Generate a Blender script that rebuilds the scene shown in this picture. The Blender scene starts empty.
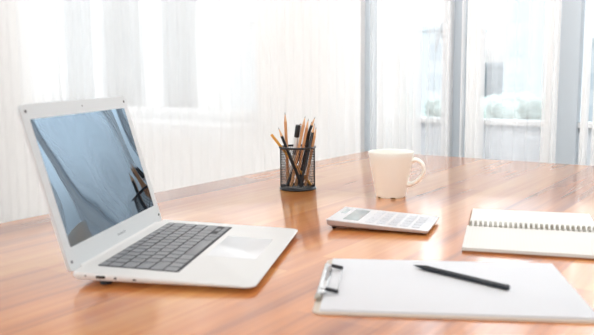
import bpy, bmesh, math, random
from mathutils import Vector, Matrix
import numpy as np
random.seed(7)
PI = math.pi
S = 0.01                    # everything below is written in centimetres, table top = 0
TZ = 75.0                   # table height above the floor
col = bpy.context.scene.collection
scene = bpy.context.scene

# ---------------------------------------------------------------- camera
FPX, PITCH, ROLL, CH = 687.64, 0.1364, -0.01023, 27.11
fw = Vector((0, math.cos(PITCH), -math.sin(PITCH)))
xr = Vector((1, 0, 0)); up = xr.cross(fw)
x2 = xr*math.cos(ROLL) + up*math.sin(ROLL)
u2 = -xr*math.sin(ROLL) + up*math.cos(ROLL)
cd = bpy.data.cameras.new('camera'); cam = bpy.data.objects.new('camera', cd); col.objects.link(cam)
m = Matrix((x2, u2, -fw)).transposed().to_4x4(); m.translation = Vector((0, 0, (CH+TZ)*S)); cam.matrix_world = m
cd.sensor_width = 36; cd.lens = FPX/594*36; cd.clip_start = 0.02; cd.clip_end = 500
cd.dof.use_dof = True; cd.dof.focus_distance = 1.56; cd.dof.aperture_fstop = 6.0
scene.camera = cam
scene.cycles.transparent_max_bounces = 32

# ---------------------------------------------------------------- world, light, exposure
EXPOSURE = 0.1
SKY_LOW, SKY_HIGH = 0.9, 4.4
FILL_W, CURTAIN_FILL_W = 0.7, 16.5  # power of the added room fill and the added curtain fill
w = bpy.data.worlds.new('world'); scene.world = w; w.use_nodes = True
nt = w.node_tree; nt.nodes.clear()
tc = nt.nodes.new('ShaderNodeTexCoord'); sep = nt.nodes.new('ShaderNodeSeparateXYZ')
mr = nt.nodes.new('ShaderNodeMapRange'); mr.inputs['From Min'].default_value = 0.02; mr.inputs['From Max'].default_value = 0.30
mr.inputs['To Min'].default_value = SKY_LOW; mr.inputs['To Max'].default_value = SKY_HIGH
cr = nt.nodes.new('ShaderNodeValToRGB'); cr.color_ramp.elements[0].position = 0.10; cr.color_ramp.elements[0].color = (1, 0.985, 0.97, 1)
cr.color_ramp.elements[1].position = 0.55; cr.color_ramp.elements[1].color = (0.84, 0.93, 1, 1)
bg = nt.nodes.new('ShaderNodeBackground'); wo = nt.nodes.new('ShaderNodeOutputWorld')
L = nt.links.new
L(tc.outputs['Generated'], sep.inputs[0]); L(sep.outputs['Z'], mr.inputs['Value']); L(sep.outputs['Z'], cr.inputs['Fac'])
L(cr.outputs['Color'], bg.inputs['Color']); L(mr.outputs['Result'], bg.inputs['Strength']); L(bg.outputs[0], wo.inputs[0])
w.cycles.sampling_method = 'MANUAL'; w.cycles.sample_map_resolution = 512
scene.view_settings.view_transform = 'Standard'; scene.view_settings.look = 'None'
scene.view_settings.exposure = EXPOSURE; scene.view_settings.gamma = 1; scene.view_settings.use_curve_mapping = False

# ---------------------------------------------------------------- helpers
def P(x, y, z=0): return Vector((x*S, y*S, (z+TZ)*S))
EA = 0.95386                                  # direction of the table's long side
EX, EY = math.cos(EA), math.sin(EA)           # "depth" axis d (towards the window wall)
NX, NY = math.sin(EA), -math.cos(EA)          # "side" axis s (along the window wall)
def W(s, d, z=0): return (s*NX + d*EX, s*NY + d*EY, z)     # room coordinates to cm xyz
WALL_D = 278.0
def s_at(px, d=WALL_D):                        # where on the wall the ray above a pixel column lands
    k = (px-297)/FPX; Y = d/(k*EX+EY); return k*Y*NX + Y*NY
ROOM_ROT = EA - PI/2

def tag(o, label=None, cat=None, group=None, kind=None):
    if label: o['label'] = label
    if cat: o['category'] = cat
    if group: o['group'] = group
    if kind: o['kind'] = kind
    return o
def empty(name, loc, rz=0.0):
    o = bpy.data.objects.new(name, None); col.objects.link(o); o.location = loc; o.rotation_euler = (0, 0, rz)
    o.empty_display_size = 0.05; return o
def finish(name, bm, mat, parent=None, smooth=40, loc=None, rz=0.0):
    for v in bm.verts: v.co *= S
    bmesh.ops.recalc_face_normals(bm, faces=bm.faces[:])
    me = bpy.data.meshes.new(name); bm.to_mesh(me); bm.free()
    for mm in (mat if isinstance(mat, (list, tuple)) else [mat]): me.materials.append(mm)
    if smooth:
        for p in me.polygons: p.use_smooth = True
        me.set_sharp_from_angle(angle=math.radians(smooth))
    o = bpy.data.objects.new(name, me); col.objects.link(o)
    if parent: o.parent = parent
    if loc is not None: o.location = loc
    if rz: o.rotation_euler = (0, 0, rz)
    return o
def box(bm, x0, x1, y0, y1, z0, z1, bev=0, seg=2):
    r = bmesh.ops.create_cube(bm, size=1); vs = r['verts']
    for v in vs:
        v.co = Vector((x0 if v.co.x < 0 else x1, y0 if v.co.y < 0 else y1, z0 if v.co.z < 0 else z1))
    if bev:
        es = list({e for v in vs for e in v.link_edges})
        bmesh.ops.bevel(bm, geom=es, offset=bev, segments=seg, profile=0.5, affect='EDGES')
    return bm
def outline(x0, x1, y0, y1, r, n=5):
    rs = r if isinstance(r, (list, tuple)) else [r]*4
    pts = []
    for (cx, cy, a0, rr) in ((x1-rs[0], y1-rs[0], 0, rs[0]), (x0+rs[1], y1-rs[1], PI/2, rs[1]), (x0+rs[2], y0+rs[2], PI, rs[2]), (x1-rs[3], y0+rs[3], 1.5*PI, rs[3])):
        for i in range(n+1):
            a = a0 + PI/2*i/n; pts.append((cx+rr*math.cos(a), cy+rr*math.sin(a)))
    return pts
def inset(pts, k):
    cx = (min(p[0] for p in pts)+max(p[0] for p in pts))/2; cy = (min(p[1] for p in pts)+max(p[1] for p in pts))/2
    hx = max(p[0] for p in pts)-cx; hy = max(p[1] for p in pts)-cy
    return [(cx+(p[0]-cx)*(hx-k)/hx, cy+(p[1]-cy)*(hy-k)/hy) for p in pts]
def loft(bm, rings, cap0=True, cap1=True):
    """rings: lists of 3D points of equal length"""
    vr = [[bm.verts.new(p) for p in r] for r in rings]
    n = len(vr[0])
    for a, b in zip(vr, vr[1:]):
        for i in range(n): bm.faces.new((a[i], a[(i+1) % n], b[(i+1) % n], b[i]))
    if cap0: bm.faces.new(vr[0][::-1])
    if cap1: bm.faces.new(vr[-1])
    return bm
def plate(bm, x0, x1, y0, y1, z0, z1, r=0.5, bev=0.05, n=5):
    o = outline(x0, x1, y0, y1, r, n); i = inset(o, bev)
    if bev: rr = [[(x, y, z0) for x, y in i], [(x, y, z0+bev) for x, y in o], [(x, y, z1-bev) for x, y in o], [(x, y, z1) for x, y in i]]
    else: rr = [[(x, y, z0) for x, y in o], [(x, y, z1) for x, y in o]]
    return loft(bm, rr)
def lathe(bm, prof, n=48, close=False):
    rings = [[(r*math.cos(2*PI*i/n), r*math.sin(2*PI*i/n), z) for i in range(n)] for r, z in prof]
    if close: rings.append(rings[0]); 
    vr = [[bm.verts.new(p) for p in r] for r in (rings[:-1] if close else rings)]
    if close: vr.append(vr[0])
    for a, b in zip(vr, vr[1:]):
        for i in range(n): bm.faces.new((a[i], a[(i+1) % n], b[(i+1) % n], b[i]))
    if not close:
        bm.faces.new(vr[0][::-1]); bm.faces.new(vr[-1])
    return bm
def tube(bm, pts, r, n=8, closed=False, rad=None):
    pts = [Vector(p) for p in pts]; N = len(pts); rings = []
    t0 = (pts[1]-pts[0]).normalized(); ref = Vector((0, 0, 1)) if abs(t0.z) < .9 else Vector((1, 0, 0))
    nrm = (ref - t0*ref.dot(t0)).normalized()
    for k, p in enumerate(pts):
        if closed: t = (pts[(k+1) % N]-pts[k-1]).normalized()
        else: t = (pts[min(k+1, N-1)]-pts[max(k-1, 0)]).normalized()
        nrm = (nrm - t*nrm.dot(t)).normalized(); b = t.cross(nrm)
        rr = rad[k] if rad else r
        ra, rb = rr if isinstance(rr, tuple) else (rr, rr)
        rings.append([p + nrm*ra*math.cos(2*PI*i/n) + b*rb*math.sin(2*PI*i/n) for i in range(n)])
    vr = [[bm.verts.new(p) for p in r_] for r_ in rings]
    for a, b in zip(vr, vr[1:] + ([vr[0]] if closed else [])):
        for i in range(n): bm.faces.new((a[i], a[(i+1) % n], b[(i+1) % n], b[i]))
    if not closed: bm.faces.new(vr[0][::-1]); bm.faces.new(vr[-1])
    return bm
B = bmesh.new

# ---------------------------------------------------------------- materials
def mat(name, color, rough=0.5, metal=0.0, spec=0.5, bump=None, var=None, coat=0.0, sheen=0.0):
    m = bpy.data.materials.new(name); m.use_nodes = True; nt = m.node_tree; b = nt.nodes['Principled BSDF']
    b.inputs['Base Color'].default_value = (*color, 1); b.inputs['Roughness'].default_value = rough
    b.inputs['Metallic'].default_value = metal; b.inputs['Specular IOR Level'].default_value = spec
    b.inputs['Coat Weight'].default_value = coat; b.inputs['Sheen Weight'].default_value = sheen
    tcn = nt.nodes.new('ShaderNodeTexCoord')
    if var:
        nz = nt.nodes.new('ShaderNodeTexNoise'); nz.inputs['Scale'].default_value = var[0]; nz.inputs['Detail'].default_value = 4
        nt.links.new(tcn.outputs['Object'], nz.inputs['Vector'])
        mx = nt.nodes.new('ShaderNodeMix'); mx.data_type = 'RGBA'
        mx.inputs['A'].default_value = (*[c*(1-var[1]) for c in color], 1); mx.inputs['B'].default_value = (*[min(1, c*(1+var[1])) for c in color], 1)
        nt.links.new(nz.outputs['Fac'], mx.inputs['Factor']); nt.links.new(mx.outputs['Result'], b.inputs['Base Color'])
    if bump:
        nz = nt.nodes.new('ShaderNodeTexNoise'); nz.inputs['Scale'].default_value = bump[0]
        nt.links.new(tcn.outputs['Object'], nz.inputs['Vector'])
        bp = nt.nodes.new('ShaderNodeBump'); bp.inputs['Strength'].default_value = bump[1]; bp.inputs['Distance'].default_value = 0.001
        nt.links.new(nz.outputs['Fac'], bp.inputs['Height']); nt.links.new(bp.outputs['Normal'], b.inputs['Normal'])
    return m
def wood_table():
    m = bpy.data.materials.new('table wood'); m.use_nodes = True; nt = m.node_tree; L = nt.links.new; b = nt.nodes['Principled BSDF']
    tcn = nt.nodes.new('ShaderNodeTexCoord')
    # staves running along the table (object Y), each with its own tone
    mp = nt.nodes.new('ShaderNodeMapping'); mp.inputs['Scale'].default_value = (1, 1, 1); L(tcn.outputs['Object'], mp.inputs['Vector'])
    sp = nt.nodes.new('ShaderNodeSeparateXYZ'); L(mp.outputs[0], sp.inputs[0])
    def math_(op, a, b_=None):
        n = nt.nodes.new('ShaderNodeMath'); n.operation = op
        for i, v in enumerate((a, b_)):
            if v is None: continue
            if isinstance(v, (int, float)): n.inputs[i].default_value = v
            else: L(v, n.inputs[i])
        return n.outputs[0]
    col_i = math_('FLOOR', math_('MULTIPLY', sp.outputs['X'], 9.5))
    wn = nt.nodes.new('ShaderNodeTexWhiteNoise'); wn.noise_dimensions = '1D'; L(col_i, wn.inputs['W'])
    row_i = math_('FLOOR', math_('ADD', math_('MULTIPLY', sp.outputs['Y'], 1.3), math_('MULTIPLY', wn.outputs['Value'], 5.0)))
    cb = nt.nodes.new('ShaderNodeCombineXYZ'); L(col_i, cb.inputs[0]); L(row_i, cb.inputs[1])
    wn2 = nt.nodes.new('ShaderNodeTexWhiteNoise'); wn2.noise_dimensions = '2D'; L(cb.outputs[0], wn2.inputs['Vector'])
    # long grain streaks
    mp2 = nt.nodes.new('ShaderNodeMapping'); mp2.inputs['Scale'].default_value = (26, 1.3, 26); L(tcn.outputs['Object'], mp2.inputs['Vector'])
    n1 = nt.nodes.new('ShaderNodeTexNoise'); n1.inputs['Scale'].default_value = 1; n1.inputs['Detail'].default_value = 5; n1.inputs['Distortion'].default_value = 0.15; L(mp2.outputs[0], n1.inputs['Vector'])
    mp3 = nt.nodes.new('ShaderNodeMapping'); mp3.inputs['Scale'].default_value = (140, 3, 140); L(tcn.outputs['Object'], mp3.inputs['Vector'])
    n2 = nt.nodes.new('ShaderNodeTexNoise'); n2.inputs['Scale'].default_value = 1; n2.inputs['Detail'].default_value = 3; L(mp3.outputs[0], n2.inputs['Vector'])
    f = math_('ADD', math_('MULTIPLY', wn2.outputs['Value'], 0.26), math_('ADD', math_('MULTIPLY', n1.outputs['Fac'], 0.75), math_('MULTIPLY', n2.outputs['Fac'], 0.22)))
    cr = nt.nodes.new('ShaderNodeValToRGB'); e = cr.color_ramp.elements
    e[0].position = 0.36; e[0].color = (*WOOD[0], 1)
    e[1].position = 0.86; e[1].color = (*WOOD[2], 1)
    k = e.new(0.60); k.color = (*WOOD[1], 1)
    L(f, cr.inputs['Fac']); L(cr.outputs['Color'], b.inputs['Base Color'])
    b.inputs['Roughness'].default_value = 0.34; b.inputs['Specular IOR Level'].default_value = 0.35
    b.inputs['Coat Weight'].default_value = 1.0; b.inputs['Coat Roughness'].default_value = 0.13; b.inputs['Coat IOR'].default_value = 1.75
    bp = nt.nodes.new('ShaderNodeBump'); bp.inputs['Strength'].default_value = 0.02; bp.inputs['Distance'].default_value = 0.0006
    L(n2.outputs['Fac'], bp.inputs['Height']); L(bp.outputs['Normal'], b.inputs['Normal'])
    return m
WOOD = ((0.34, 0.085, 0.017), (0.70, 0.23, 0.047), (0.88, 0.41, 0.12))
def sheer(name, alpha, color):
    m = bpy.data.materials.new(name); m.use_nodes = True; nt = m.node_tree; nt.nodes.clear(); L = nt.links.new
    out = nt.nodes.new('ShaderNodeOutputMaterial'); tr = nt.nodes.new('ShaderNodeBsdfTransparent')
    tl = nt.nodes.new('ShaderNodeBsdfTranslucent'); df = nt.nodes.new('ShaderNodeBsdfDiffuse')
    tl.inputs['Color'].default_value = (*color, 1); df.inputs['Color'].default_value = (*color, 1)
    m1 = nt.nodes.new('ShaderNodeMixShader'); m1.inputs[0].default_value = 0.45; L(tl.outputs[0], m1.inputs[1]); L(df.outputs[0], m1.inputs[2])
    # a weave: fine vertical threads slightly denser than the rest
    tcn = nt.nodes.new('ShaderNodeTexCoord'); mp = nt.nodes.new('ShaderNodeMapping'); mp.inputs['Scale'].default_value = (220, 220, 3); L(tcn.outputs['Object'], mp.inputs['Vector'])
    nz = nt.nodes.new('ShaderNodeTexNoise'); nz.inputs['Scale'].default_value = 1; nz.inputs['Detail'].default_value = 1; L(mp.outputs[0], nz.inputs['Vector'])
    mrn = nt.nodes.new('ShaderNodeMapRange'); mrn.inputs['To Min'].default_value = alpha-0.012; mrn.inputs['To Max'].default_value = alpha+0.012; L(nz.outputs['Fac'], mrn.inputs['Value'])
    m2 = nt.nodes.new('ShaderNodeMixShader'); L(mrn.outputs['Result'], m2.inputs[0]); L(tr.outputs[0], m2.inputs[1]); L(m1.outputs[0], m2.inputs[2])
    L(m2.outputs[0], out.inputs[0]); return m
def glass_pane():
    m = bpy.data.materials.new('window glass'); m.use_nodes = True; nt = m.node_tree; nt.nodes.clear(); L = nt.links.new
    out = nt.nodes.new('ShaderNodeOutputMaterial'); tr = nt.nodes.new('ShaderNodeBsdfTransparent'); gl = nt.nodes.new('ShaderNodeBsdfGlossy')
    tr.inputs['Color'].default_value = (0.96, 0.98, 0.99, 1); gl.inputs['Roughness'].default_value = 0.0
    fr = nt.nodes.new('ShaderNodeFresnel'); fr.inputs['IOR'].default_value = 1.45
    mx = nt.nodes.new('ShaderNodeMixShader'); L(fr.outputs[0], mx.inputs[0]); L(tr.outputs[0], mx.inputs[1]); L(gl.outputs[0], mx.inputs[2]); L(mx.outputs[0], out.inputs[0])
    return m
def screen_glass():
    m = bpy.data.materials.new('laptop screen glass'); m.use_nodes = True; nt = m.node_tree; nt.nodes.clear(); L = nt.links.new
    out = nt.nodes.new('ShaderNodeOutputMaterial'); df = nt.nodes.new('ShaderNodeBsdfDiffuse'); gl = nt.nodes.new('ShaderNodeBsdfGlossy')
    df.inputs['Color'].default_value = (0.012, 0.014, 0.018, 1); gl.inputs['Roughness'].default_value = 0.015
    gl.inputs['Color'].default_value = SCREEN_TINT
    tcn = nt.nodes.new('ShaderNodeTexCoord'); mp = nt.nodes.new('ShaderNodeMapping'); mp.inputs['Scale'].default_value = (8, 8, 8); L(tcn.outputs['Object'], mp.inputs['Vector'])
    nz = nt.nodes.new('ShaderNodeTexNoise'); nz.inputs['Scale'].default_value = 1; nz.inputs['Detail'].default_value = 0; L(mp.outputs[0], nz.inputs['Vector'])
    bp = nt.nodes.new('ShaderNodeBump'); bp.inputs['Strength'].default_value = 1.0; bp.inputs['Distance'].default_value = SCREEN_WARP
    sx = nt.nodes.new('ShaderNodeSeparateXYZ'); L(tcn.outputs['Object'], sx.inputs[0])
    ml = nt.nodes.new('ShaderNodeMath'); ml.operation = 'MULTIPLY'; L(sx.outputs['X'], ml.inputs[0])
    qd = nt.nodes.new('ShaderNodeMath'); qd.operation = 'MULTIPLY_ADD'; qd.inputs[1].default_value = SCREEN_BOW[1]; qd.inputs[2].default_value = SCREEN_BOW[0]
    L(sx.outputs['X'], qd.inputs[0]); L(qd.outputs[0], ml.inputs[1])
    wv = nt.nodes.new('ShaderNodeMath'); wv.operation = 'MULTIPLY_ADD'; wv.inputs[1].default_value = SCREEN_WARP; L(nz.outputs['Fac'], wv.inputs[0]); L(ml.outputs[0], wv.inputs[2])
    bp.inputs['Distance'].default_value = 1.0
    L(wv.outputs[0], bp.inputs['Height']); L(bp.outputs[0], gl.inputs['Normal'])
    mx = nt.nodes.new('ShaderNodeMixShader'); mx.inputs[0].default_value = SCREEN_MIX
    L(df.outputs[0], mx.inputs[1]); L(gl.outputs[0], mx.inputs[2]); L(mx.outputs[0], out.inputs[0])
    return m
SCREEN_TINT = (0.62, 0.80, 0.98, 1); SCREEN_MIX = 0.30; SCREEN_WARP = 0.0035; SCREEN_BOW = (-0.009, -0.03)
def ruled_paper():
    m = mat('cream grid paper', (0.80, 0.785, 0.74), 0.75, spec=0.2); nt = m.node_tree; L = nt.links.new; b = nt.nodes['Principled BSDF']
    tcn = nt.nodes.new('ShaderNodeTexCoord'); sp = nt.nodes.new('ShaderNodeSeparateXYZ'); L(tcn.outputs['Object'], sp.inputs[0])
    outs = []
    for ax in ('X', 'Y'):
        a = nt.nodes.new('ShaderNodeMath'); a.operation = 'MULTIPLY'; a.inputs[1].default_value = 200.0; L(sp.outputs[ax], a.inputs[0])
        f = nt.nodes.new('ShaderNodeMath'); f.operation = 'FRACT'; L(a.outputs[0], f.inputs[0])
        g = nt.nodes.new('ShaderNodeMath'); g.operation = 'LESS_THAN'; g.inputs[1].default_value = 0.07; L(f.outputs[0], g.inputs[0]); outs.append(g.outputs[0])
    mxm = nt.nodes.new('ShaderNodeMath'); mxm.operation = 'MAXIMUM'; L(outs[0], mxm.inputs[0]); L(outs[1], mxm.inputs[1])
    mx = nt.nodes.new('ShaderNodeMix'); mx.data_type = 'RGBA'; mx.inputs['A'].default_value = (0.80, 0.785, 0.74, 1); mx.inputs['B'].default_value = (0.71, 0.695, 0.66, 1)
    L(mxm.outputs[0], mx.inputs['Factor']); L(mx.outputs['Result'], b.inputs['Base Color']); return m
def grain_wood(name, c, c2):
    m = mat(name, c, 0.55, spec=0.3); nt = m.node_tree; L = nt.links.new; b = nt.nodes['Principled BSDF']
    tcn = nt.nodes.new('ShaderNodeTexCoord'); mp = nt.nodes.new('ShaderNodeMapping'); mp.inputs['Scale'].default_value = (500, 500, 20); L(tcn.outputs['Object'], mp.inputs['Vector'])
    nz = nt.nodes.new('ShaderNodeTexNoise'); nz.inputs['Scale'].default_value = 1; L(mp.outputs[0], nz.inputs['Vector'])
    mx = nt.nodes.new('ShaderNodeMix'); mx.data_type = 'RGBA'; mx.inputs['A'].default_value = (*c, 1); mx.inputs['B'].default_value = (*c2, 1)
    L(nz.outputs['Fac'], mx.inputs['Factor']); L(mx.outputs['Result'], b.inputs['Base Color']); return m

def frosted():
    m = bpy.data.materials.new('frosted panel'); m.use_nodes = True; nt = m.node_tree; nt.nodes.clear(); L = nt.links.new
    out = nt.nodes.new('ShaderNodeOutputMaterial'); tl = nt.nodes.new('ShaderNodeBsdfTranslucent'); df = nt.nodes.new('ShaderNodeBsdfDiffuse')
    tl.inputs['Color'].default_value = (0.86, 0.89, 0.92, 1); df.inputs['Color'].default_value = (0.74, 0.76, 0.78, 1)
    mx = nt.nodes.new('ShaderNodeMixShader'); mx.inputs[0].default_value = 0.75; L(tl.outputs[0], mx.inputs[1]); L(df.outputs[0], mx.inputs[2]); L(mx.outputs[0], out.inputs[0]); return m
M = dict(
    wall=mat('white wall plaster', (0.88, 0.865, 0.855), 0.9, spec=0.1, bump=(60, 0.1)),
    ceiling=mat('white ceiling paint', (0.88, 0.87, 0.86), 0.9, spec=0.1),
    floor=mat('pale floor tile', (0.66, 0.62, 0.58), 0.5, var=(3, 0.08)),
    frame=mat('white window frame', (0.84, 0.85, 0.86), 0.4), post=mat('cool grey window post', (0.60, 0.66, 0.71), 0.5),
    panel=frosted(),
    table=wood_table(), tleg=mat('white table leg', (0.7, 0.7, 0.7), 0.4),
    alu=mat('silver laptop shell', (0.80, 0.79, 0.77), 0.38, metal=0.0, spec=0.5, bump=(900, 0.03)),
    bezel=mat('laptop bezel', (0.72, 0.75, 0.76), 0.42),
    rubber=mat('dark rubber', (0.02, 0.02, 0.025), 0.6),
    keyb=mat('keyboard tray', (0.035, 0.035, 0.04), 0.6), key=mat('key plastic', (0.27, 0.275, 0.285), 0.45),
    pad=mat('trackpad glass', (0.88, 0.88, 0.89), 0.15), port=mat('port', (0.01, 0.01, 0.01), 0.5),
    screen=screen_glass(), mark=mat('grey lettering', (0.25, 0.27, 0.29), 0.5),
    mesh=mat('black wire mesh', (0.012, 0.013, 0.016), 0.38, metal=0.3),
    rimm=mat('black metal rim', (0.015, 0.016, 0.02), 0.3, metal=0.2),
    natural=grain_wood('natural pencil wood', (0.58, 0.27, 0.12), (0.72, 0.40, 0.20)),
    tipwood=grain_wood('sharpened pencil wood', (0.66, 0.38, 0.20), (0.78, 0.50, 0.30)),
    ochre=mat('ochre lacquer', (0.72, 0.36, 0.06), 0.35), black=mat('black lacquer', (0.008, 0.009, 0.011), 0.3),
    blackmat=mat('black pencil paint', (0.018, 0.021, 0.028), 0.38, spec=0.4),
    lead=mat('graphite', (0.03, 0.03, 0.035), 0.35), whitepl=mat('white plastic', (0.82, 0.82, 0.82), 0.3),
    greypl=mat('grey print', (0.2, 0.2, 0.22), 0.4),
    mug=mat('cream glazed ceramic', (0.95, 0.945, 0.87), 0.28, spec=0.5, coat=0.2),
    calc=mat('white calculator shell', (0.78, 0.78, 0.80), 0.3), calcs=mat('calculator side tinted by table reflection', (0.52, 0.42, 0.38), 0.4),  # side tone has the table's rosy reflection put into its colour
    lcd=mat('grey lcd', (0.42, 0.46, 0.46), 0.12), ckey=mat('pale grey calculator key', (0.64, 0.65, 0.68), 0.4), ckey2=mat('calculator key white', (0.70, 0.70, 0.73), 0.4),
    pages=ruled_paper(), kraft=mat('brown kraft cover', (0.30, 0.12, 0.04), 0.7, var=(90, 0.15)), edge=mat('paper edges', (0.88, 0.80, 0.66), 0.8),
    ring=mat('dark bronze wire', (0.36, 0.33, 0.28), 0.35, metal=0.7), paper=mat('white paper', (0.80, 0.80, 0.82), 0.8, spec=0.15),
    board=mat('cream clipboard', (0.72, 0.62, 0.52), 0.35, var=(30, 0.1)), chrome=mat('polished steel', (0.72, 0.73, 0.74), 0.16, metal=0.9),
    sheer=sheer('white sheer voile', 0.50, (0.97, 0.965, 0.96)), sheerl=sheer('thicker white voile', 0.74, (0.97, 0.965, 0.96)), sheert=sheer('thin open voile', 0.34, (0.97, 0.965, 0.96)), sheer2=sheer('gathered white voile', 0.70, (0.97, 0.965, 0.957)),
    glass=glass_pane(), track=mat('white track', (0.8, 0.8, 0.8), 0.4),
    far1=mat('hazy facade', (0.43, 0.44, 0.445), 0.9, spec=0), far2=mat('hazy facade blue', (0.40, 0.42, 0.43), 0.9, spec=0), farw=mat('hazy windows', (0.36, 0.385, 0.40), 0.8, spec=0),  # distance haze is put into these pale, low-contrast colours
    ground=mat('pale paving', (0.46, 0.46, 0.455), 0.9, spec=0, var=(0.2, 0.06)), tree=mat('hazy foliage', (0.36, 0.40, 0.365), 0.9, spec=0), treetrunk=mat('trunk', (0.34, 0.31, 0.29), 0.9),  # foliage colour is paled for haze as well
)

# ---------------------------------------------------------------- structure (built in room axes: x = s, y = d)
S0, S1, D0, D1, H = -560.0, 420.0, -330.0, WALL_D, 195.0      # side range, depth range, ceiling height over table top
FL = -TZ
def room_part(name, bm, mt, parent=None, smooth=0):
    o = finish(name, bm, mt, parent, smooth)
    if not parent:
        o.rotation_euler = (0, 0, ROOM_ROT); o.location = (0, 0, TZ*S); tag(o, kind='structure')
    return o
# window 1: over a low wall, left; windows 2: full height, right
w1a, w1b = s_at(52), s_at(260)
w2a, w2b = s_at(361), 330.0
WTOP = 175.0; SILL = 2.0; T = 22.0
b = B(); box(b, S0-T, S1+T, D0-T, D1+T, FL-12, FL); room_part('floor', b, M['floor'])
b = B(); box(b, S0-T, S1+T, D0-T, D1+T, H, H+15); room_part('ceiling', b, M['ceiling'])
b = B()
box(b, S0-T, w1a, D1, D1+T, FL, H); box(b, w1a, w1b, D1, D1+T, FL, SILL); box(b, w1a, w1b, D1, D1+T, WTOP, H)
box(b, w1b, w2a, D1, D1+T, FL, H); box(b, w2a, w2b, D1, D1+T, WTOP, H); box(b, w2b, S1+T, D1, D1+T, FL, H)
room_part('wall_front', b, M['wall'])
b = B(); box(b, S0-T, S0, D0, D1, FL, H); room_part('wall_left', b, M['wall'])
b = B(); box(b, S1, S1+T, D0, D1, FL, H); room_part('wall_right', b, M['wall'])
b = B()
box(b, S0-T, S1+T, D0-T, D0, FL, -10); box(b, S0-T, S1+T, D0-T, D0, 180, H)
for s in (S0-T, -240, 80, S1): box(b, s, s+30, D0-T, D0, -10, 180)
room_part('wall_back', b, M['wall'])
b = B(); box(b, S0, w2a, D1-1.5, D1, FL, FL+8, 0.3); room_part('baseboard_front', b, M['frame'])

def window(name, sa, sb, z0, z1, mulls, rail=None):
    b = B(); y0, y1 = D1+5, D1+12
    box(b, sa, sa+6, y0, y1, z0, z1, .4); box(b, sb-6, sb, y0, y1, z0, z1, .4)
    box(b, sa+6, sb-6, y0, y1, z0, z0+6, .4); box(b, sa+6, sb-6, y0, y1, z1-6, z1, .4)
    edges = [sa+6]
    posts = []
    for (a, c) in mulls:
        posts.append((a, c)); edges += [a, c]
    edges.append(sb-6)
    if rail is not None:
        for a, c in zip(edges[::2], edges[1::2]): box(b, a, c, y0+.5, y1-.5, rail-2.2, rail, .3)
    o = room_part(name, b, M['frame'], smooth=30)
    for a, c in posts: room_part('window_post', box(B(), a, c, y0-1, y1+1, z0+6, z1-6, .4), M['post'] if rail else M['frame'], o, 30)
    lo = z0+6 if rail is None else rail
    for a, c in zip(edges[::2], edges[1::2]):
        g = B(); box(g, a, c, y0+3, y0+3.8, lo, z1-6); room_part('window_pane', g, M['glass'], o)
        if rail is not None:
            g = B(); box(g, a, c, y0+3, y0+3.8, z0+6, rail-2.2)
            room_part('window_lower_panel', g, M['panel'], o)
    return o
def mu(pa, pb): return (s_at(pa, D1+5), s_at(pb, D1+5))
win1 = window('window_1', w1a, w1b, SILL, WTOP, [mu(98, 101), mu(148, 161), mu(208, 221)])
win2 = window('window_2', w2a, w2b, FL, WTOP, [mu(362.2, 379), mu(444, 466), mu(555, 578), (-30, -12), (38, 56), (118, 136), (200, 218), (270, 280)], rail=6.8)
# window sill board and handle
b = B(); box(b, w1a-3, w1b+3, D1-6, D1+5, SILL-3, SILL, .5); o = room_part('window_sill', b, M['frame'], win1)
sa_, sb_ = s_at(444, D1+2), s_at(451.5, D1+2)
b = box(B(), sa_, sb_, D1-1, D1+4, FL+6, WTOP-6, .5); box(b, s_at(461, D1+2), s_at(462.6, D1+2), D1+1, D1+4, FL+6, WTOP-6, .2)
room_part('window_sash_frame', b, M['frame'], win2, 30)
hs = s_at(442.5, D1+3)
b = B(); box(b, hs-.9, hs+.9, D1+1.6, D1+4.2, 41, 48, .3)
tube(b, [(hs, D1+2.4, 45), (hs, D1-0.5, 45), (hs-.2, D1-1.4, 43.5), (hs-.9, D1-1.6, 39), (hs-1.6, D1-1.6, 35.5)], .6, 8)
room_part('window_handle', b, M['post'], win2, 40)
b = B(); box(b, S0+20, S1-20, D1-22, D1-18, H-5, H); room_part('trim_1', b, M['track'])

# ---------------------------------------------------------------- outside, far beyond the window
b = B(); box(b, -9000, 9000, 0, 16000, -960, -950)
g = finish('street_ground', b, M['ground'], smooth=0); g.rotation_euler = (0, 0, ROOM_ROT); g.location = W(0, 700, 0) and tuple(c*S for c in W(0, 700, TZ)); tag(g, kind='structure')
def building(px, dist, w_, h, mt, label):
    k = (px-297)/FPX; e = empty('building', P(k*dist, dist, -950), ROOM_ROT)
    b = B(); box(b, -w_/2, w_/2, 0, 900, 0, h, 0); box(b, -w_/2-20, w_/2+20, -20, 920, h-60, h-20); finish('facade', b, mt, e, 0)
    nz = int(h/330)
    for i in range(nz):
        for j in range(max(2, int(w_/260))):
            x = -w_/2+130+j*260
            if x+80 < w_/2: finish('window', box(B(), x-70, x+70, -4, 6, 120+i*330, 290+i*330), M['farw'], e, 0)
    tag(e, label, 'building', 'hazy buildings outside')
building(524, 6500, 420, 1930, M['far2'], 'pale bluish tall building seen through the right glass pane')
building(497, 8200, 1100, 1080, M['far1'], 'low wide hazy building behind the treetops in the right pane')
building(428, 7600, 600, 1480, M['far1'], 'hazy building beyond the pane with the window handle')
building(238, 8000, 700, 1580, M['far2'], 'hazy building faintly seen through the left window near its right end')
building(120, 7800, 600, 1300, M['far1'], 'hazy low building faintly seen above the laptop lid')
building(590, 7000, 300, 1300, M['far1'], 'hazy building at the far right beyond the last curtain')
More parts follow.
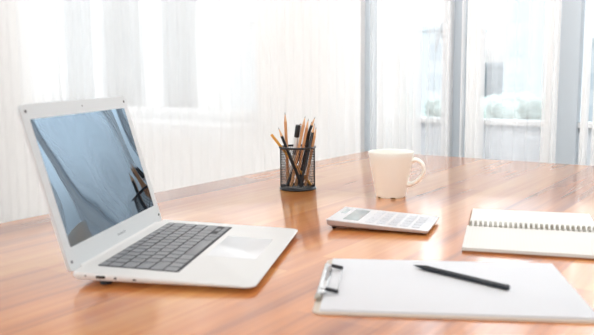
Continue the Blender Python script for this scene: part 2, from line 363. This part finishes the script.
def tree(px, dist, h, r, label, seed):
    k = (px-297)/FPX; e = empty('tree', P(k*dist, dist, -950)); rr = random.Random(seed)
    b = B(); tube(b, [(0, 0, 0), (5, 0, h*.4), (0, 5, h*.7)], 20, 8, rad=[26, 18, 10]); finish('trunk', b, M['treetrunk'], e)
    b = B()
    for i in range(46):
        a = rr.uniform(0, 2*PI); q = rr.uniform(0, r*.85)
        mm = Matrix.Translation((q*math.cos(a), q*math.sin(a), h*.68+rr.uniform(-.2, .24)*h))
        res = bmesh.ops.create_icosphere(b, subdivisions=2, radius=rr.uniform(.14, .27)*r, matrix=mm)
        for v in res['verts']: v.co += Vector((rr.uniform(-1, 1), rr.uniform(-1, 1), rr.uniform(-1, 1)))*r*.05
    finish('crown', b, M['tree'], e); tag(e, label, 'tree', 'hazy trees outside')
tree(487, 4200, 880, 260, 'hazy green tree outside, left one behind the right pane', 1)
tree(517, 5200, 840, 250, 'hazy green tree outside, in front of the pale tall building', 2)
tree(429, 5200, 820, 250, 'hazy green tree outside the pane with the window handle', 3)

# ---------------------------------------------------------------- unseen fill lamps added under the ceiling to brighten the room
for i, (ls, ld) in enumerate(((-230, 60), (-60, 60), (110, 60), (-60, -140))):
    q = W(ls, ld); e = empty('fill_lamp', P(q[0], q[1], H), ROOM_ROT)
    b = B(); box(b, -40, 40, -40, 40, -3, 0, .5); finish('housing', b, M['frame'], e, 30)
    ld_ = bpy.data.lights.new('fill_light', 'AREA'); ld_.shape = 'SQUARE'; ld_.size = .76; ld_.energy = FILL_W; ld_.color = (1, .99, .98)
    lo = bpy.data.objects.new('fill_light', ld_); col.objects.link(lo); lo.parent = e; lo.location = (0, 0, -3.6*S)
    tag(e, 'unseen added flat square white fill lamp above ' + ('the laptop end of the window wall', 'the middle of the table', 'the far right side of the room', 'the space behind the camera')[i], 'fill lamp')

# added fill: unseen tilted lamps put under the ceiling to brighten the curtains
for i, (ls, ld) in enumerate(((-400, 90), (-230, 105), (-60, 115), (110, 115))):
    q = W(ls, ld); e = empty('curtain_fill_lamp', P(q[0], q[1], H), ROOM_ROT)
    hd = finish('fill_lamp_head', box(B(), -36, 36, -14, 14, 0, 5, .8), M['frame'], e, 30); hd.location = (0, 0, -16*S); hd.rotation_euler = (math.radians(62), 0, 0)
    finish('ceiling_stem', tube(B(), [(0, 0, 0), (0, 0, -14)], 1.2, 12), M['frame'], e, 30)
    ld_ = bpy.data.lights.new('fill_light', 'AREA'); ld_.shape = 'RECTANGLE'; ld_.size = .7; ld_.size_y = .26; ld_.energy = CURTAIN_FILL_W; ld_.color = (1, .995, .99)
    lo = bpy.data.objects.new('fill_light', ld_); col.objects.link(lo); lo.parent = hd; lo.location = (0, 0, -.6*S)
    tag(e, 'unseen added tilted white fill lamp washing the curtains, ' + ('furthest left', 'above the laptop side', 'above the mug side', 'furthest right')[i] + ' of the row', 'fill lamp')

# ---------------------------------------------------------------- curtains
def curtain(sa, sb, d, folds, amp, mt, label, seed, group=None, cat='curtain', name='sheer_curtain'):
    rr = random.Random(seed); n = max(24, int(folds*14)); zt, zb = H-5.2, FL+3
    e_z = [zt, zt-20, zt-60, 110, 70, 40, 15, -15, -45, zb]
    ph = [rr.uniform(-.6, .6) for _ in range(4)]; am = [rr.uniform(.5, 1.25) for _ in range(int(folds)+3)]
    bm = B(); rows = []
    c = (sa+sb)/2
    for zi, z in enumerate(e_z):
        t = (zt-z)/(zt-zb); row = []
        for i in range(n+1):
            u = i/n; k = u*folds; a = am[int(k)]*(1-(k % 1)) + am[int(k)+1]*(k % 1)
            x = sa+(sb-sa)*u + math.sin(2*PI*k*1.0+1.2+ph[1])*amp*.35 + math.sin(u*5+ph[2]+t*1.6)*amp*.25*t
            y = d + math.sin(2*PI*k + ph[0] + .5*t*math.sin(3*u+ph[3]))*amp*a*(.75+.35*t) + math.sin(4*PI*k*.37+ph[2])*amp*.3
            row.append(bm.verts.new((x-c, y-d, z)))
        rows.append(row)
    for a, b_ in zip(rows, rows[1:]):
        for i in range(n): bm.faces.new((a[i], a[i+1], b_[i+1], b_[i]))
    p = W(c, d); o = finish(name, bm, mt, None, 180); o.location = P(*p[:2], 0); o.rotation_euler = (0, 0, ROOM_ROT)
    tag(o, label, cat, group); return o
G = 'white sheer curtains along the windows'
CD = WALL_D-20
def cs(px): return s_at(px, CD)
curtain(cs(-75), cs(60), CD+1, 15, .9, M['sheerl'], 'white sheer curtain at the far left edge, left of the laptop lid', 1, G)
curtain(cs(60.7), cs(260.7), CD+1, 22, .9, M['sheerl'], 'wide white sheer curtain from behind the laptop lid to the pencil cup', 2, G)
curtain(cs(261), cs(362), CD-1, 12, .9, M['sheer2'], 'dense warm white curtain behind the pencil cup', 4, G)
curtain(cs(377), cs(419), CD, 7, 2.4, M['sheer2'], 'gathered white curtain right behind the mug', 5, G)
curtain(cs(465), cs(482), CD, 4, 2.2, M['sheer2'], 'narrow gathered white curtain left of the widest clear pane', 6, G)
curtain(cs(482.5), cs(540), CD+3, 4.5, 1.4, M['sheert'], 'thin open sheer curtain across the widest clear pane', 7, G)
curtain(cs(540), cs(557), CD, 4, 2.2, M['sheer2'], 'narrow gathered white curtain left of the grey blue window post', 8, G)
curtain(cs(580), cs(588), CD, 2, 1.8, M['sheer2'], 'thinnest white curtain strip, just right of the grey blue post', 9, G)
curtain(cs(591), cs(625), CD, 5, 2.2, M['sheer2'], 'white curtain cut off by the right edge of the photo', 10, G)
curtain(cs(362), cs(378.5), CD+7, 3, 1.2, M['sheert'], 'thin sheer strip over the grey post left of the mug', 31, G)
curtain(cs(418), cs(443), CD+7, 4, 1.2, M['sheert'], 'thin open sheer curtain across the pane with the window handle', 32, G)
# ---------------------------------------------------------------- table
CX, CY = 24.28, 237.91
TW, TL = 158.0, 205.0
tb = empty('table', P(CX, CY, -TZ), ROOM_ROT)        # local x = s, y = d, origin at the far left corner
b = B(); box(b, 0, TW, -TL, 0, TZ-3.6, TZ, .25, 2); finish('tabletop', b, M['table'], tb, 40)
for (x, y) in ((8, -8), (TW-8, -8), (8, -TL+8), (TW-8, -TL+8)):
    b = B(); box(b, x-3, x+3, y-3, y+3, 0, TZ-3.6, .4); finish('leg', b, M['tleg'], tb, 40)
b = B()
for (x0, x1, y0, y1) in ((11, TW-11, -10, -7), (11, TW-11, -TL+7, -TL+10), (6, 9, -TL+11, -11), (TW-9, TW-6, -TL+11, -11)): box(b, x0, x1, y0, y1, TZ-10, TZ-3.6)
finish('apron', b, M['tleg'], tb, 0)
tag(tb, 'large glossy orange-brown wooden table that carries all the desk things', 'table')

# ---------------------------------------------------------------- laptop
lap = empty('laptop', P(-29.36, 86.6, 0), -0.176)
tag(lap, 'open silver laptop with dark mirror-like screen on the left of the table', 'laptop')
LD, LW = 24.3, 32.5
def ztop(x): return 1.9 - x*1.0/LD
def zbot(x): return 0.55 - x*0.05/LD
o1 = outline(0, LD, 0, LW, [1.3, .5, .5, 1.3], 6)
b = B()
rings = []
for ins, fz in ((.9, 0), (.25, .22), (.0, .6), (0.0, .86), (.10, 1.0)):
    oo = inset(o1, ins) if ins else o1
    rings.append([(x, y, zbot(x)+(ztop(x)-zbot(x))*fz) for x, y in oo])
loft(b, rings); finish('base', b, M['alu'], lap, 35)
for x, y in ((3.9, 1.6), (3.9, 30.9), (21.5, 3), (21.5, 29.5)):
    b = B(); lathe(b, [(.7, 0), (.8, .1), (.8, zbot(x)+.12)], 20)
    o = finish('rubber_foot', b, M['rubber'], lap); o.location = (x*S, y*S, 0)
# keyboard tray on the sloping deck
sl = math.atan(1.0/LD)
def deck(name, parent=lap):
    e = empty(name, (0, 0, 1.9*S)); e.parent = parent; e.rotation_euler = (0, sl, 0); return e
b = B(); plate(b, 1.9, 13.3, 3.3, 30.2, -.1, .02, .35, .01)
kb = finish('keyboard', b, M['keyb'], lap); kb.location = (0, 0, 1.9*S); kb.rotation_euler = (0, sl, 0)
rows = [[1.0]*14, [1]*13+[1.6], [1.5]+[1]*12+[1.1], [1.8]+[1]*11+[1.8], [2.3]+[1]*10+[2.3], [1, 1, 1, 1.25, 5.2, 1.25, 1, 'L', 'U', 'R']]
x = 2.1; gap = .28
for ri, row in enumerate(rows):
    dep = 1.05 if ri == 0 else 1.72
    x1_ = x+dep
    tot = 26.5
    units = sum(u if isinstance(u, (int, float)) else 1 for u in row)
    k = (tot-gap*(len(row)-1))/units; y = 3.5
    # near side of the photo is the left side of the keyboard
    for u in row:
        wd = k*(u if isinstance(u, (int, float)) else 1)
        spans = [(x, x1_)]
        if u == 'U': spans = [(x, x+dep/2-.08), (x+dep/2+.08, x1_)]
        elif u in ('L', 'R'): spans = [(x+dep/2+.08, x1_)]
        for xa, xb in spans:
            bb = B(); plate(bb, xa, xb, y, y+wd, 0.02, .14, .14, .04, 3); finish('key', bb, M['key'], kb)
        y += wd+gap
    x = x1_+(.2 if ri == 0 else .24)
b = B(); plate(b, 14.2, 21.6, 12.0, 24.2, -.03, .012, .3, .01)
o = finish('trackpad', b, M['pad'], lap); o.location = (0, 0, 1.9*S); o.rotation_euler = (0, sl, 0)
tag(o, 'smooth pale rectangular trackpad')
# ports on the side facing the camera
def port(name, xa, xb, za, zb):
    b = B(); plate(b, xa, xb, 0, zb-za, -.3, .03, min(.12, (zb-za)*.45), .01, 3)
    o = finish(name, b, M['port'], lap); o.rotation_euler = (PI/2, 0, 0); o.location = (0, 0, za*S); return o
port('power_port', 1.75, 2.0, 1.28, 1.5); port('usb_port', 3.3, 4.6, 1.12, 1.5); port('audio_jack', 5.8, 6.15, 1.06, 1.38); port('card_slot', 8.3, 8.8, 1.0, 1.22)
# hinge
b = B(); tube(b, [(-.25, 2.6, 1.55), (-.25, 30, 1.55)], .5, 14); finish('hinge', b, M['alu'], lap)
# lid: local frame x -> along hinge, y -> up the lid, z -> out of the screen
n_ = Vector((0, 1, 0)); t_ = 0.27; d_ = Vector((-math.sin(t_), 0, math.cos(t_))); N_ = n_.cross(d_)
lm = Matrix((n_, d_, N_)).transposed().to_4x4()
def lidobj(name, bm, mt, parent, smooth=35):
    o = finish(name, bm, mt, parent, smooth)
    return o
b = B(); oo = outline(0, LW, 0, 22.6, [1.2, 1.2, .5, .5], 6)
loft(b, [[(x, y, -.62) for x, y in inset(oo, .5)], [(x, y, -.42) for x, y in oo], [(x, y, -.08) for x, y in oo], [(x, y, 0) for x, y in inset(oo, .07)]])
lid = lidobj('lid', b, M['bezel'], lap); lm.translation = Vector((-.1*S, 0, 1.75*S)); lid.matrix_local = lm
b = B(); plate(b, 1.65, LW-1.75, 3.0, 20.5, -.05, .02, .08, .008, 2); sc = lidobj('screen', b, M['screen'], lid)
tag(sc, 'dark glossy screen mirroring the curtains and the pencils')
for x, y in ((1.2, 21.6), (LW-1.2, 21.6), (.9, 1.2), (LW-.9, 1.2)):
    b = B(); lathe(b, [(.2, 0), (.2, .05), (.14, .09)], 14); o = lidobj('bumper', b, M['rubber'], lid); o.location = (x*S, y*S, 0)
b = B(); lathe(b, [(.13, 0), (.13, .01)], 12); o = lidobj('webcam', b, M['rubber'], lid); o.location = (16.5*S, 21.6*S, 0)
b = B(); xx = 15.2
for wd, hh in ((.3, .42), (.22, .28), (.25, .28), (.12, .42), (.26, .28), (.3, .28), (.24, .42), (.22, .28)):   # unreadable little wordmark
    box(b, xx, xx+.06, 1.3, 1.3+hh, 0, .012); box(b, xx+wd-.05, xx+wd, 1.3, 1.3+.26, 0, .012); box(b, xx+.06, xx+wd-.05, 1.5, 1.56, 0, .012); xx += wd+.12
o = lidobj('wordmark', b, M['mark'], lid, 0); tag(o, 'tiny grey wordmark under the screen')

# ---------------------------------------------------------------- pencil cup
CUP = Vector((0.15, 160.6)); CR, CHt = 4.15, 10.2
cup = empty('pencil_cup', P(CUP.x, CUP.y, 0)); tag(cup, 'round black wire mesh pencil cup in the middle of the table', 'pencil cup')
b = B(); n = 58; zb, zt = .55, CHt-.35
for sgn in (1, -1):
    for i in range(n):
        a0 = 2*PI*i/n; st = 12; tw = sgn*0.86
        pts = [Vector(((CR-.06)*math.cos(a0+tw*k/st), (CR-.06)*math.sin(a0+tw*k/st), zb+(zt-zb)*k/st)) for k in range(st+1)]
        tube(b, pts, .036, 4)
finish('wire_mesh', b, M['mesh'], cup)
b = B(); tube(b, [((CR)*math.cos(2*PI*i/48), (CR)*math.sin(2*PI*i/48), CHt-.3) for i in range(48)], .26, 10, closed=True); finish('rim', b, M['rimm'], cup)
b = B(); lathe(b, [(CR-.4, 0), (CR+.05, 0), (CR+.22, .2), (CR+.12, .55), (CR-.05, .72), (CR-.15, .55), (CR-.25, .3)], 48); finish('base_tray', b, M['rimm'], cup)

def pencil(foot, px, py, L_, kind, r=.37, name='pencil', yoff=0.0):
    """foot: cm offset of its lower end in the cup; tip towards pixel (px, py) at the cup's depth + yoff"""
    D = CUP.y + yoff
    d = fw + x2*((px-297)/FPX) - u2*((py-167.5)/FPX); k = D/d.y
    tip = Vector((d.x*k, D, CH + d.z*k)); ft = Vector((CUP.x+foot[0], CUP.y+foot[1], .75))
    ax = (tip-ft); Ln = ax.length; ax.normalize()
    e = empty(name, P(*ft)); e.rotation_mode = 'QUATERNION'; e.rotation_quaternion = ax.to_track_quat('Z', 'Y')
    return e, Ln
def hexring(r, z, n=6): return [(r*math.cos(2*PI*i/n), r*math.sin(2*PI*i/n), z) for i in range(n)]
def make_pencil(foot, px, py, body, tip, label, yoff=0.0, r=.36):
    e, Ln = pencil(foot, px, py, 0, 0, yoff=yoff)
    if tip == 'flat':
        b = B(); loft(b, [hexring(r, .03, 12), hexring(r, Ln, 12)]); finish('body', b, body, e, 40)
        b = B(); loft(b, [hexring(.1, Ln-.2, 8), hexring(.1, Ln+.02, 8)]); finish('lead', b, M['lead'], e, 40)
    else:
        b = B(); loft(b, [hexring(r, .03), hexring(r, Ln-2.1)]); finish('body', b, body, e, 40)
        b = B(); loft(b, [hexring(r*.97, Ln-2.2, 12), hexring(r*.9, Ln-2.0, 12), hexring(.10, Ln-.45, 12)]); finish('sharpened_cone', b, M['tipwood'], e, 60)
        b = B(); loft(b, [hexring(.10, Ln-.5, 8), hexring(.02, Ln, 8)]); finish('lead', b, M['lead'], e, 60)
    tag(e, label, 'pencil', 'pencils standing in the mesh cup'); return e
nat, blk = M['natural'], M['black']
make_pencil((3.2, .2), 271.3, 134.5, M['ochre'], 'flat', 'ochre unsharpened pencil leaning furthest left in the cup', -.4, .33)
make_pencil((1.0, -1.6), 278.3, 127.5, blk, 'tip', 'black pencil with wooden tip leaning left in the cup', -.6)
make_pencil((-2.3, 1.2), 285.0, 112.6, nat, 'tip', 'upright natural wood pencil, leftmost tall one in the cup', 1.0)
make_pencil((-1.6, -1.4), 305.3, 116.0, nat, 'tip', 'natural wood pencil just right of the marker, tallest of the right bunch', -.4)
make_pencil((-.5, -.6), 308.5, 118.8, nat, 'tip', 'natural wood pencil between the tallest and the black pencils', .2)
make_pencil((-2.6, .1), 315.2, 116.8, blk, 'tip', 'black pencil whose wooden tip reaches highest at the right of the cup', 1.3)
make_pencil((.6, -2.0), 314.6, 123.3, blk, 'tip', 'black pencil in front of the right bunch with a shorter wooden tip', -.8)
make_pencil((1.7, -.4), 316.2, 127.0, nat, 'tip', 'natural wood pencil leaning furthest right in the cup', .9, .34)
make_pencil((.3, 2.3), 311.6, 121.5, blk, 'tip', 'black pencil at the back of the right bunch, mostly hidden', 1.9)
# marker with black cap and clip
e, Ln = pencil((-1.7, 2.0), 298.2, 124.8, 0, 0, yoff=-.5, name='marker')
b = B(); lathe(b, [(.35, .03), (.5, .3), (.5, Ln-3.2), (.4, Ln-3.0)], 20); finish('body', b, M['whitepl'], e)
b = B(); lathe(b, [(.505, 0), (.505, 1.5), (.49, 1.6)], 20); o = finish('printed_band', b, M['greypl'], e); o.location = (0, 0, (Ln-7.2)*S)
b = B(); lathe(b, [(.52, 0), (.62, .1), (.60, 2.75), (.54, 2.95), (.3, 3.0)], 20); o = finish('cap', b, M['black'], e); o.location = (0, 0, (Ln-3.0)*S)
b = B(); box(b, -.78, -.66, -.16, .16, -.6, 3.4, .04); box(b, -.74, -.3, -.16, .16, 3.05, 3.4, .04); o = finish('clip', b, M['chrome'], e); o.location = (0, 0, (Ln-3.0)*S); o.rotation_euler = (0, 0, 2.6)
tag(e, 'white marker pen with a black cap and silver clip in the cup', 'marker pen')

# ---------------------------------------------------------------- mug
MX, MY = 20.65, 149.6
mug = empty('mug', P(MX, MY, 0)); tag(mug, 'plain cream ceramic mug with a handle on its right', 'mug')
RB, RT, MH = 3.3, 5.0, 9.95
prof = [(RB-.5, .30), (RB-.42, .0), (RB-.12, .0), (RB, .22), (RB+.06, .6)]
for k in range(1, 9): prof.append((RB+.06+(RT-RB-.06)*(k/8)**1.0, .6+(MH-.75)*k/8))
prof += [(RT-.06, MH), (RT-.22, MH-.02), (RT-.36, MH-.3)]
for k in range(7, -1, -1): prof.append((RB-.35+(RT-RB-.02)*(k/8), 1.0+(MH-1.6)*k/8))
prof.append((1.2, .75))
b = B(); lathe(b, prof, 64)
# drain notches cut into the foot ring
for v in b.verts:
    if v.co.z < .02 and v.co.xy.length > 2.5:
        a = math.degrees(math.atan2(v.co.y, v.co.x)) % 60
        if 24 < a < 36: v.co.z = .42
finish('body', b, M['mug'], mug, 50)
b = B(); pts = []; ctrl = [(4.5, 0, 7.95), (5.2, 0, 8.25), (6.1, 0, 8.0), (6.9, 0, 7.2), (7.15, 0, 6.1), (6.8, 0, 4.9), (5.9, 0, 3.8), (4.8, 0, 3.0), (3.75, 0, 2.7)]
def catmull(c, n=5):
    out = []
    c = [Vector(p) for p in c]; c = [c[0]*2-c[1]] + c + [c[-1]*2-c[-2]]
    for i in range(1, len(c)-2):
        for k in range(n):
            t = k/n; out.append(.5*((2*c[i])+(-c[i-1]+c[i+1])*t+(2*c[i-1]-5*c[i]+4*c[i+1]-c[i+2])*t*t+(-c[i-1]+3*c[i]-3*c[i+1]+c[i+2])*t**3))
    out.append(c[-2]); return out
pts = catmull(ctrl); rad = []
for i in range(len(pts)):
    u = abs(i/(len(pts)-1)-.5)*2; rad.append((.45+.2*u**6, .70+.3*u**5))
tube(b, pts, .4, 14, rad=rad)
h = finish('handle', b, M['mug'], mug, 70); h.rotation_euler = (0, 0, -0.3)

# ---------------------------------------------------------------- calculator
ca = Vector((4.98, 117.94)); cb_ = Vector((21.66, 111.74)); cx_ = (cb_-ca); CL = cx_.length; ang = math.atan2(cx_.y, cx_.x)
calc = empty('calculator', P(ca.x, ca.y, 0), ang); tag(calc, 'slim white calculator with grey display between laptop and mug', 'calculator')
CWd = 12.0
def cz(x): return 1.75 - x*(1.75-.95)/CL
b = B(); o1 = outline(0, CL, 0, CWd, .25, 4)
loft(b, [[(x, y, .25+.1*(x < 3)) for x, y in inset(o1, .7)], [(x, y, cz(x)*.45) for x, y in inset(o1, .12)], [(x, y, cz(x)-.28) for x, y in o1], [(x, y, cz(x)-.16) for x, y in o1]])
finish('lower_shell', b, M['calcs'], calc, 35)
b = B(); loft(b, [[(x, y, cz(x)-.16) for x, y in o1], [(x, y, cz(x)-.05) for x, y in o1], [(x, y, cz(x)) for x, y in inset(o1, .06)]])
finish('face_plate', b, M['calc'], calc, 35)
csl = math.atan((1.75-.95)/CL)
def on_calc(name, x0, x1, y0, y1, t0, t1, mt, r=.15, bev=.03, parent=calc):
    b = B(); plate(b, x0, x1, y0, y1, t0, t1, r, bev, 3); o = finish(name, b, mt, parent)
    if parent is calc: o.location = (0, 0, 1.75*S); o.rotation_euler = (0, csl, 0)
    return o
dp = on_calc('display', 2.6, 5.4, 1.5, 10.4, -.03, .02, M['lcd'], .1, .01); tag(dp, 'grey liquid crystal display')
on_calc('solar_cell', .8, 1.8, 6.2, 10.2, -.03, .015, M['greypl'] if False else M['lcd'], .1, .01)
for r in range(5):
    for c in range(5):
        x0 = 6.7+r*2.02; y0 = 1.0+c*2.08
        on_calc('key', x0, x0+1.5, y0, y0+1.65, -.03, .1, M['ckey'] if (c < 4 and r) else M['ckey2'], .2, .05)
for x, y in ((1.0, 1.6), (1.0, 10.4), (CL-1.4, 1.6), (CL-1.4, 10.4)):
    b = B(); lathe(b, [(.35, 0), (.4, .08), (.4, .34)], 14); o = finish('rubber_foot', b, M['rubber'], calc); o.location = (x*S, y*S, 0)

# ---------------------------------------------------------------- notebook
na = Vector((24.84, 101.39)); nb = Vector((42.99, 97.17)); nang = math.atan2(nb.y-na.y, nb.x-na.x)
note = empty('spiral_notebook', P(na.x, na.y, 0), nang-.062); tag(note, 'open wire-bound notebook with cream pages, right of the mug', 'notebook')
NW, NH = 21.0, 15.4
def sheet_block(name, y0, y1, z0, z1, mt, r=.25, sag=None):
    b = B(); st = 10; rings = []
    yy = [y0+(y1-y0)*i/st for i in range(st+1)]
    for z in (z0, z1):
        pass
    grid = {}
    for k, zz in enumerate((z0, z1)):
        for i in range(2):
            for j, y in enumerate(yy):
                z = zz + (sag(y) if sag else 0)
                grid[k, i, j] = b.verts.new(((0 if i == 0 else NW), y, z))
    for j in range(st):
        b.faces.new((grid[1, 0, j], grid[1, 1, j], grid[1, 1, j+1], grid[1, 0, j+1])); b.faces.new((grid[0, 0, j], grid[0, 0, j+1], grid[0, 1, j+1], grid[0, 1, j]))
        for i in range(2): b.faces.new((grid[0, i, j], grid[1, i, j], grid[1, i, j+1], grid[0, i, j+1]))
    for j in (0, st): b.faces.new((grid[0, 0, j], grid[0, 1, j], grid[1, 1, j], grid[1, 0, j]))
    return finish(name, b, mt, note, 30)
SP = 16.3
sheet_block('back_cover', -.14, SP-.35, .0, .26, M['kraft']); sheet_block('page_block', .1, SP-.4, .26, .72, M['pages'])
sheet_block('front_cover', SP+.35, SP+NH+.1, .0, .14, M['kraft']); sheet_block('turned_pages', SP+.4, SP+NH, .14, .62, M['pages']).location.x = .3*S
for i in range(25):
    x = .55+i*(NW-1.1)/24
    b = B()
    for q in (-.11, .11): tube(b, [(x+q, SP+.9*math.cos(t), .74+.74*math.sin(t)) for t in [2*PI*k/16 for k in range(16)]], .075, 6, closed=True)
    finish('wire_ring', b, M['ring'], note, 60)

# ---------------------------------------------------------------- clipboard, paper, pencil
cl = empty('clipboard', P(1.87, 74.9, 0), -0.124*1.0); tag(cl, 'clipboard with a steel clip at its left end, under white paper', 'clipboard')
b = B(); plate(b, -.35, 31.0, -.1, 22.2, 0, .32, 1.0, .06); finish('board', b, M['board'], cl)
pa = finish('paper_sheets', plate(B(), 0.5, 30.9, .2, 21.7, 0, .28, .15, .01, 2), M['paper'])
pa.location = P(1.87, 74.9, .33); pa.rotation_euler = (0, 0, -0.124); tag(pa, 'blank white paper sheets held on the clipboard', 'paper')
b = B(); plate(b, -.3, .8, 5.2, 16.6, .64, .98, .3, .12)
finish('clip_plate', b, M['chrome'], cl)
b = B(); tube(b, [(-.02, 4.2, .7), (-.02, 17.6, .7)], .37, 12); finish('clip_spring_bar', b, M['chrome'], cl)
b = B()
yA, yB = 5.6, 15.8
tube(b, catmull([(.1, yA, 1.25), (.6, yA, 1.3), (1.2, yA, 1.1)]), .12, 8); tube(b, catmull([(.1, yB, 1.25), (.6, yB, 1.3), (1.2, yB, 1.1)]), .12, 8)
tube(b, [(2.1, yA, .92), (2.2, yA+.4, .86), (2.2, yB-.4, .86), (2.1, yB, .92)], .07, 8)
finish('clip_wire', b, M['chrome'], cl)
for y in (yA, yB):
    b = B(); tube(b, [(.7, y, 1.28), (1.1, y, 1.15), (2.1, y, .95), (2.3, y, .9)], .26, 12, rad=[.2, .26, .26, .2]); finish('rubber_tip', b, M['rubber'], cl); 
b = B(); lathe(b, [(.2, 0), (.42, .1), (.42, .7), (.2, .8)], 16); o = finish('hinge_knob', b, M['ring'], cl); o.rotation_euler = (PI/2, 0, 0); o.location = (-.02*S, 4.3*S, .75*S)

p0 = Vector((15.74, 91.38)); p1 = Vector((25.67, 80.93)); dv = p1-p0
lp = dv.length; e = empty('pencil', P(p1.x, p1.y, .62+.33)); e.rotation_mode = 'QUATERNION'
e.rotation_quaternion = Vector((-dv.x, -dv.y, 0)).normalized().to_track_quat('Z', 'Y') @ Matrix.Rotation(PI/6, 3, 'Z').to_quaternion()
b = B(); loft(b, [hexring(.33, 0), hexring(.36, .05), hexring(.36, lp-1.9)]); finish('body', b, M['blackmat'], e, 40)
b = B(); loft(b, [hexring(.35, lp-2.0, 12), hexring(.33, lp-1.8, 12), hexring(.1, lp-.45, 12)]); o = finish('sharpened_cone', b, M['blackmat'], e, 60)
b = B(); loft(b, [hexring(.1, lp-.5, 8), hexring(.025, lp, 8)]); finish('lead', b, M['lead'], e, 60)
tag(e, 'black hexagonal pencil lying on the white paper of the clipboard', 'pencil')
